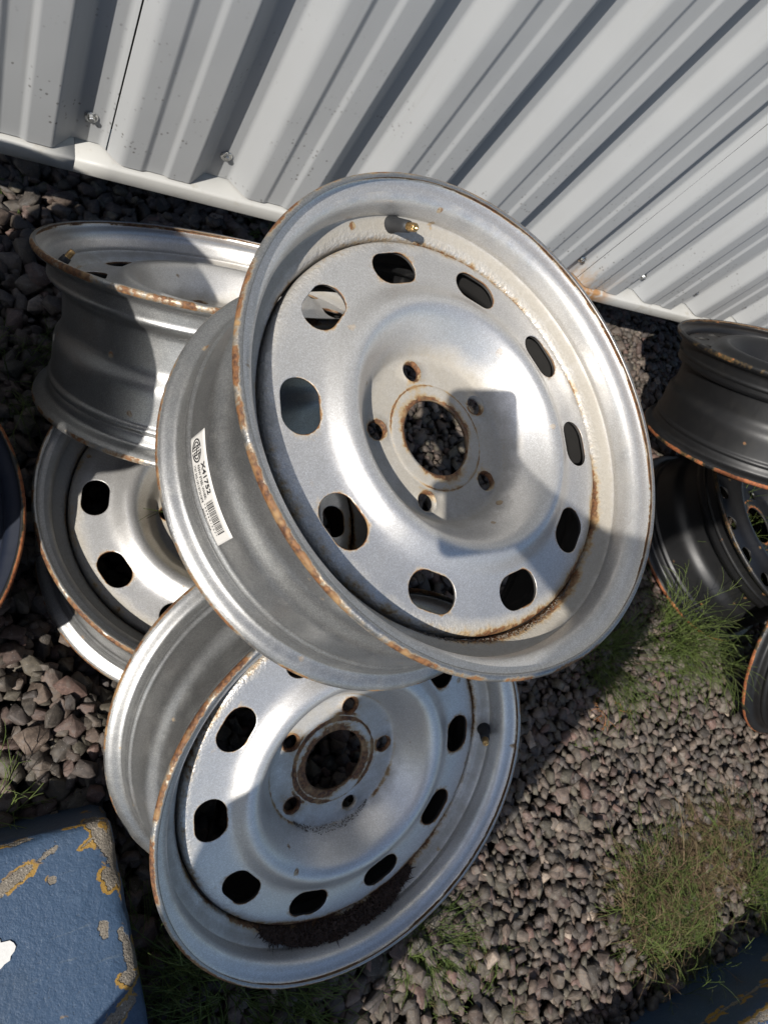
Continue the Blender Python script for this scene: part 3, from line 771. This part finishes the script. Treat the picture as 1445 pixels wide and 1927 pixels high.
me.polygons.add(len(Fn)); me.polygons.foreach_set("loop_start", np.arange(0, Fn.size, 3, dtype=np.int32))
me.update(calc_edges=True); me.materials.append(M_STONE)
a = me.attributes.new("tint", 'FLOAT_COLOR', 'POINT'); a.data.foreach_set("color", np.concatenate([Tn, np.ones((len(Tn), 1))], 1).astype(np.float32).ravel())
tag(obj("gravel", me), "loose grey and reddish brown crushed stone covering the ground", "gravel", kind="stuff")

# ------------------------------------------------------------------ horsetail and grass
class Tubes:
    def __init__(s): s.V = []; s.F = []; s.H = []
    def add(s, pts, r0, r1, hue):
        n0 = len(s.V); n = len(pts)
        for i, p in enumerate(pts):
            d = (pts[min(i + 1, n - 1)] - pts[max(i - 1, 0)]); d = d.normalized() if d.length > 1e-9 else Vector((0, 0, 1))
            u = d.cross(Vector((.31, .77, .55))).normalized(); v = d.cross(u); r = r0 + (r1 - r0) * i / (n - 1)
            for k in range(3):
                a = 2.0944 * k; s.V.append(p + (u * math.cos(a) + v * math.sin(a)) * r); s.H.append(hue)
        for i in range(n - 1):
            for k in range(3):
                a = n0 + 3 * i + k; b = n0 + 3 * i + (k + 1) % 3; s.F.append((a, b, b + 3, a + 3))
    def stem(s, rr, base, d, L, droop, r, hue, n=7, curl=.25):
        p = Vector(base); d = Vector(d).normalized(); pts = [p.copy()]
        side = Vector((rr.gauss(0, 1), rr.gauss(0, 1), rr.gauss(0, .3)))
        for i in range(n):
            p = p + d * (L / n); pts.append(p.copy())
            d = (d + Vector((0, 0, -droop / n)) + side * (curl / n)).normalized()
            if p.z < .004: d.z = abs(d.z) * .3
        s.add(pts, r, r * .45, hue); return pts
def plant(name, label, cat, loc, mat, n, L, spread, lean=(0, 0, 0), droop=1.0, rad=.0008, branches=4, seed=0, mat2=None, frac2=0, flat=.5, zoff=0.0, tangle=False):
    rr = random.Random(seed); o = empty(name, (loc[0], loc[1], zoff)); tag(o, label, cat, "weeds in the gravel")
    for (mt, cnt, nm) in ((mat, n, "stems"), (mat2, int(n * frac2), "dry_stems")):
        if mt is None or cnt == 0: continue
        T = Tubes()
        for i in range(cnt):
            a = rr.uniform(0, 6.283); q = math.sqrt(rr.random()) * spread
            b = Vector((q * math.cos(a), q * math.sin(a), -.004))
            if tangle: a = rr.gauss(1.9, 1.0)
            d = Vector((math.cos(a) * rr.uniform(.1, 1) * flat * 1.6 + rr.gauss(0, .25), math.sin(a) * rr.uniform(.1, 1) * flat * 1.6 + rr.gauss(0, .25), rr.uniform(.5, 1.1))) + Vector(lean)
            l = L * rr.uniform(.45, 1.15); h = rr.random()
            pts = T.stem(rr, b, d, l, droop * rr.uniform(.4, 1.4), rad * rr.uniform(.8, 1.2), h, 8)
            for k in range(branches):
                j = rr.randint(2, len(pts) - 2); dd = (pts[j + 1] - pts[j]).normalized()
                T.stem(rr, pts[j], dd * .9 + Vector((rr.gauss(0, .6), rr.gauss(0, .6), rr.gauss(0.1, .4))), l * rr.uniform(.18, .42), droop * .6, rad * .62, h, 4, .4)
        me = mesh(nm, T.V, T.F, [mt], True, {"hue": T.H}); obj(nm, me, o)
    return o
plant("horsetail_plant", "tall bright green horsetail in front of the black wheel with round holes", "plant", (1.37, .085), M_GREEN, 120, .19, .045, (.16, .02, .35), 1.5, .00085, 5, 1)
plant("horsetail_plant", "green horsetail lying over sunlit stones just below the tall one", "plant", (1.35, .02), M_GREEN, 70, .11, .04, (.05, -.40, -.1), 1.2, .0008, 4, 2)
plant("horsetail_plant", "dark green horsetail in the shadow beside the top wheel", "plant", (1.15, .045), M_GREEN, 170, .12, .05, (.1, -.2, .1), 1.2, .0008, 4, 3)
plant("horsetail_plant", "low green and brown horsetail mat in front of the right kerb", "plant", (1.13, -.42), M_GREEN, 210, .105, .095, (0, 0, .0), 1.5, .0008, 5, 4, M_DRY, 1.0, .8, .004, True)
plant("horsetail_plant", "brown dried horsetail tangle behind the green mat at right", "plant", (1.28, -.39), M_DRY, 300, .08, .085, (0, 0, -.2), 1.8, .0007, 5, 5, M_GREEN, .22, .9, .004, True)
plant("horsetail_plant", "brown and green dry tangle spreading to the right edge of the picture", "plant", (1.40, -.385), M_DRY, 240, .09, .075, (0, 0, -.1), 1.6, .0007, 5, 21, M_GREEN, .35, .9, .004, True)
plant("horsetail_plant", "thin dark stems along the foot of the right kerb", "plant", (1.20, -.515), M_GREEN, 150, .10, .10, (0, .0, 0), 1.3, .0007, 4, 18, M_DRY, .3, .9, .0, True)
plant("horsetail_plant", "small bright green tuft at the right edge by the kerb", "plant", (1.44, -.475), M_GREEN, 130, .12, .045, (.1, .2, .5), .9, .00085, 4, 6)
plant("horsetail_plant", "shaded horsetail below the bottom wheel beside the left kerb", "plant", (.315, -.330), M_GREEN, 420, .13, .080, (.05, -.15, .15), 1.4, .0011, 5, 7, None, 0, .9)
plant("horsetail_plant", "dark thin stems between the left kerb and the front wheel", "plant", (.225, -.225), M_GREEN, 60, .11, .03, (.05, -.05, .2), 1.2, .0007, 4, 19, None, 0, .8)
plant("horsetail_plant", "short horsetail tuft under the lower right lip of the front wheel", "plant", (.625, -.335), M_GREEN, 130, .09, .035, (.15, -.1, -.05), 1.6, .0008, 4, 8, None, 0, .7)
plant("horsetail_plant", "sparse mossy tuft on dark stones at the bottom centre", "plant", (.70, -.46), M_GREEN, 110, .06, .07, (0, 0, 0), 1.4, .0007, 4, 9, M_DRY, .4, .9)
plant("horsetail_plant", "few sunlit green stems above the left kerb at the left edge", "plant", (.045, -.045), M_GREEN, 20, .075, .018, (.1, .3, .3), .8, .0010, 3, 10)
plant("horsetail_plant", "dark green weeds in shadow left of the tipped silver wheel", "plant", (.055, .545), M_GREEN, 70, .10, .06, (0, -.1, .1), 1.2, .0008, 4, 11)
plant("horsetail_plant", "horsetail growing up through the hub of the flat silver wheel", "plant", (.36, .30), M_GREEN, 34, .20, .025, (-.25, 0, 1.0), .9, .0009, 3, 12)
plant("weed_sprig", "tiny green sprig on sunlit gravel right of the front wheel", "plant", (1.06, -.115), M_GREEN, 18, .045, .012, (.1, .1, .2), 1.0, .0009, 3, 13)
plant("weed_sprig", "dry orange brown sprig at the edge of the shadow on gravel", "plant", (1.13, -.055), M_RED, 18, .05, .022, (0, -.1, 0), 1.2, .0014, 3, 14)
plant("weed_sprig", "small green weed at the foot of the wall trim behind the top wheel", "plant", (.50, .91), M_GREEN, 22, .07, .015, (.1, -.3, .3), 1.0, .0009, 3, 15)
plant("weed_sprig", "small weed on the gravel at the foot of the wall, upper left corner", "plant", (.06, .90), M_GREEN, 18, .05, .015, (0, -.2, .2), 1.0, .0009, 3, 16)
plant("horsetail_plant", "green weeds inside the black wheel with round holes", "plant", (1.60, .26), M_GREEN, 70, .26, .05, (0, 0, .8), 1.0, .0010, 4, 17)
# one straw lying on the brown tangle
T = Tubes(); rr = random.Random(3)
T.stem(rr, (0, 0, .03), (.1, .95, .25), .12, .3, .0013, .9, 6, .1)
st = obj("straw", mesh("straw", T.V, T.F, [M_DRY], True, {"hue": T.H})); st.location = (1.21, -.36, 0); tag(st, "pale dry straw sticking up from the brown horsetail at right", "straw")

# ------------------------------------------------------------------ litter in the rims
def crumbs(name, label, wheel_c, wheel_a, n, a0, a1, rfun, size, mat, seed, needles, world_off=0):
    rr = random.Random(seed); fr = frame(wheel_a, 0); c = Vector(wheel_c) + Vector((0, 0, GZ)); V = []; F_ = []
    for i in range(n):
        u = rr.random(); a = R_(a0 + (a1 - a0) * u); e = math.sin(math.pi * u) ** .6
        r, z = rfun(rr, e); p = Vector((r * math.cos(a), r * math.sin(a), z)); p = fr @ p
        s = size * rr.uniform(.4, 1.4)
        if rr.random() < needles: dims = (s * rr.uniform(2, 5), s * .22, s * .2)
        else: dims = (s, s * rr.uniform(.5, .9), s * rr.uniform(.3, .6))
        q = Matrix.Rotation(rr.uniform(0, 6.28), 3, Vector((rr.gauss(0, .5), rr.gauss(0, .5), 1)).normalized())
        n0 = len(V)
        for k in ((1, 0, 0), (-1, 0, 0), (0, 1, 0), (0, -1, 0), (0, 0, 1), (0, 0, -1)):
            V.append(p + q @ Vector((k[0] * dims[0] / 2 * rr.uniform(.7, 1.2), k[1] * dims[1] / 2, k[2] * dims[2] / 2)))
        for f in ((0, 2, 4), (2, 1, 4), (1, 3, 4), (3, 0, 4), (2, 0, 5), (1, 2, 5), (3, 1, 5), (0, 3, 5)): F_.append(tuple(n0 + k for k in f))
    o = obj(name, mesh(name, [v - c for v in V] if False else V, F_, [mat], False)); o.location = c
    tag(o, label, "litter", kind="stuff"); return o
crumbs("leaf_litter", "dark brown rotted leaf litter lying in the rim of the front wheel", cB, aB, 3600, -116, -54, lambda r, e: (lambda q: (q, -.0435 - (.2105 - q) * .58 + .002 + .011 * r.random() * e))(.1985 + .0180 * r.random() * (.3 + .7 * e)), .0055, M_LITTER, 5, .35)
crumbs("grit", "line of sandy grit along the disc edge of the top wheel", cA, aA, 700, -112, -48, lambda r, e: (.1985 + .005 * e * r.random(), -.0515 + .006 * r.random() * e), .0022, M_GRIT, 6, 0)
crumbs("grit", "dark grit below the hub of the front wheel", cB, aB, 700, -125, -50, lambda r, e: (.083 + .012 * e * r.random(), -.0705 + .009 * r.random() * e), .0016, M_GRIT, 7, 0)

# ------------------------------------------------------------------ the photographer, standing behind the camera (only the shadow shows)
E1 = Vector((.51719, -.85587, 0)); FW = Vector((.85587, .51719, 0))
def pp(e, w, z): return E1 * e + FW * w + Vector((0, 0, z))
J = {"pelvis": (.405, -.42, .98, .17, .12), "waist": (.405, -.41, 1.14, .165, .115), "chest": (.405, -.38, 1.33, .175, .125), "neckb": (.405, -.34, 1.46, .10, .08), "neck": (.405, -.31, 1.53, .052, .055), "head": (.405, -.28, 1.62, .075, .09), "top": (.405, -.285, 1.70, .060, .07),
     "lsh": (.245, -.35, 1.40, .062, .065), "lel": (.205, -.15, 1.17, .046, .046), "lwr": (.095, -.05, 1.055, .03, .03), "lha": (.045, -.020, 1.02, .032, .022),
     "rsh": (.555, -.36, 1.38, .055, .065), "rel": (.560, -.40, 1.10, .040, .045), "rwr": (.555, -.30, .89, .028, .03), "rha": (.550, -.27, .81, .030, .03),
     "lhip": (.33, -.42, .90, .090, .10), "lkn": (.36, -.38, .52, .062, .068), "lan": (.37, -.44, .10, .045, .05), "lto": (.36, -.28, .035, .042, .034),
     "rhip": (.505, -.43, .90, .09, .10), "rkn": (.52, -.38, .52, .062, .066), "ran": (.52, -.45, .10, .045, .05), "rto": (.53, -.29, .035, .042, .034)}
ED = [("pelvis", "waist"), ("waist", "chest"), ("chest", "neckb"), ("neckb", "neck"), ("neck", "head"), ("head", "top"), ("chest", "lsh"), ("lsh", "lel"), ("lel", "lwr"), ("lwr", "lha"), ("chest", "rsh"), ("rsh", "rel"), ("rel", "rwr"), ("rwr", "rha"),
      ("pelvis", "lhip"), ("lhip", "lkn"), ("lkn", "lan"), ("lan", "lto"), ("pelvis", "rhip"), ("rhip", "rkn"), ("rkn", "ran"), ("ran", "rto")]
names = list(J); V = [pp(*J[n][:3]) for n in names]; rads = [J[n][3:] for n in names]; E_ = [(names.index(a), names.index(b)) for a, b in ED]
# five fingers curled behind the edge of the phone, and five on the hanging hand
for hand, sgn in (("lha", 1), ("rha", -1)):
    hb = names.index(hand)
    for f in range(5):
        base = V[hb]
        if hand == "lha":
            o1 = -CD * (.030 - .017 * f) - CR * .015 - CF * .006 if f < 4 else CD * -.030 + CR * .005 - CF * .025
            o2 = o1 - CR * .026 + (CF * -.002); o3 = o2 - CR * .016 - CF * .006
        else:
            o1 = FW * (.024 - .016 * f) + Vector((0, 0, -.035)) if f < 4 else FW * .032 + Vector((0, 0, -.005))
            o2 = o1 + Vector((0, 0, -.030)) + E1 * -.006; o3 = o2 + Vector((0, 0, -.02)) + E1 * -.014
        p = hb
        for k, oo in enumerate((o1, o2, o3)):
            V.append(base + oo); rads.append((.0085 - .001 * k,) * 2); E_.append((p, len(V) - 1)); p = len(V) - 1
pm = bpy.data.meshes.new("body"); pm.from_pydata([tuple(v) for v in V], E_, []); po = bpy.data.objects.new("body", pm); COL.objects.link(po)
sk = po.modifiers.new("skin", 'SKIN'); sk.use_smooth_shade = True
for i, r in enumerate(rads):
    pm.skin_vertices[0].data[i].radius = r; pm.skin_vertices[0].data[i].use_root = (i == 0)
po.modifiers.new("sub", 'SUBSURF').levels = 2; po.modifiers["sub"].render_levels = 2
dg = bpy.context.evaluated_depsgraph_get(); bme = bpy.data.meshes.new_from_object(po.evaluated_get(dg)); bpy.data.objects.remove(po)
M_SKIN = plain("skin", (.45, .28, .21), .5, 0, .08, 90); M_JACKET = plain("dark_jacket", (.035, .038, .045), .85, 0, .3, 140, .3); M_JEANS = plain("blue_jeans", (.05, .07, .12), .85, 0, .3, 160, .3); M_SHOE = plain("boots", (.05, .035, .025), .6); M_HAIR = plain("hair", (.05, .032, .02), .6, 0, .4, 200)
bme.materials.clear()
for m in (M_JACKET, M_JEANS, M_SKIN, M_SHOE, M_HAIR): bme.materials.append(m)
hl = V[names.index("lha")]; hr_ = V[names.index("rha")]; hd = pp(.405, -.28, 1.62)
for f in bme.polygons:
    c = f.center
    k = 0
    if c.z < .93: k = 1
    if c.z < .12: k = 3
    if c.z > 1.51: k = 2
    if c.z > 1.62 and (c - hd).dot(FW) < .045 or c.z > 1.70: k = 4
    if (c - hl).length < .075 or (c - hr_).length < .09: k = 2
    f.material_index = k; f.use_smooth = True
pe = empty("person", pp(.405, -.40, 0)); tag(pe, "person in dark jacket and jeans standing behind the camera holding a phone", "person")
body = obj("body", bme, pe); body.matrix_parent_inverse = Matrix.Translation(-pp(.405, -.40, 0))
# knee-length cloth tube added and shaped to widen the unseen person's shadow
cv = []; cf = []; NC = 36
CO = ((1.44, .405, .13, .10, -.35), (1.38, .405, .185, .125, -.37), (1.25, .40, .195, .13, -.39), (1.05, .40, .198, .135, -.41), (.82, .393, .205, .14, -.42), (.70, .418, .178, .13, -.42), (.55, .452, .146, .12, -.42), (.44, .468, .130, .12, -.42))
for (z, e, he, hw, w) in CO:
    for i in range(NC):
        a = 2 * math.pi * i / NC; k = 1 + .04 * math.sin(5 * a + z * 3)
        cv.append(pp(e + he * math.cos(a), w + hw * k * math.sin(a), z))
for j in range(len(CO) - 1):
    for i in range(NC): cf.append((j * NC + i, j * NC + (i + 1) % NC, (j + 1) * NC + (i + 1) % NC, (j + 1) * NC + i))
shadow_coat = obj("shadow_coat", mesh("shadow_coat", cv, cf, [M_JACKET]), pe); shadow_coat.matrix_parent_inverse = Matrix.Translation(-pp(.405, -.40, 0))
shadow_coat.modifiers.new("cloth", 'SOLIDIFY').thickness = .004
# phone
bm = bmesh.new(); px0, px1, py0, py1, rc = -.049, .0235, -.132, .0165, .011; ring = []
for (cx, cy, a0) in ((px1 - rc, py1 - rc, 0), (px0 + rc, py1 - rc, 90), (px0 + rc, py0 + rc, 180), (px1 - rc, py0 + rc, 270)):
    for i in range(7): a = R_(a0 + 15 * i); ring.append((cx + rc * math.cos(a), cy + rc * math.sin(a)))
lv = []
for (z, s) in ((-.004, .992), (-.0048, 1), (-.0115, 1), (-.0123, .992)):
    lv.append([bm.verts.new(Vector((0, 0, GZ)) + CR * ((x - (px0 + px1) / 2) * s + (px0 + px1) / 2) - CD * ((y - (py0 + py1) / 2) * s + (py0 + py1) / 2) + CF * z) for x, y in ring])
for a_, b_ in zip(lv[:-1], lv[1:]):
    for i in range(len(ring)): bm.faces.new((a_[i], a_[(i + 1) % len(ring)], b_[(i + 1) % len(ring)], b_[i]))
bm.faces.new(lv[0][::-1]); bm.faces.new(lv[-1]); bmesh.ops.recalc_face_normals(bm, faces=bm.faces)
M_PHONE = plain("phone_case", (.02, .02, .022), .3, 0, .1, 50, 0)
tag(obj("phone", bm_mesh("phone", bm, [M_PHONE], False)), "black phone held up over the wheels by the person", "phone")
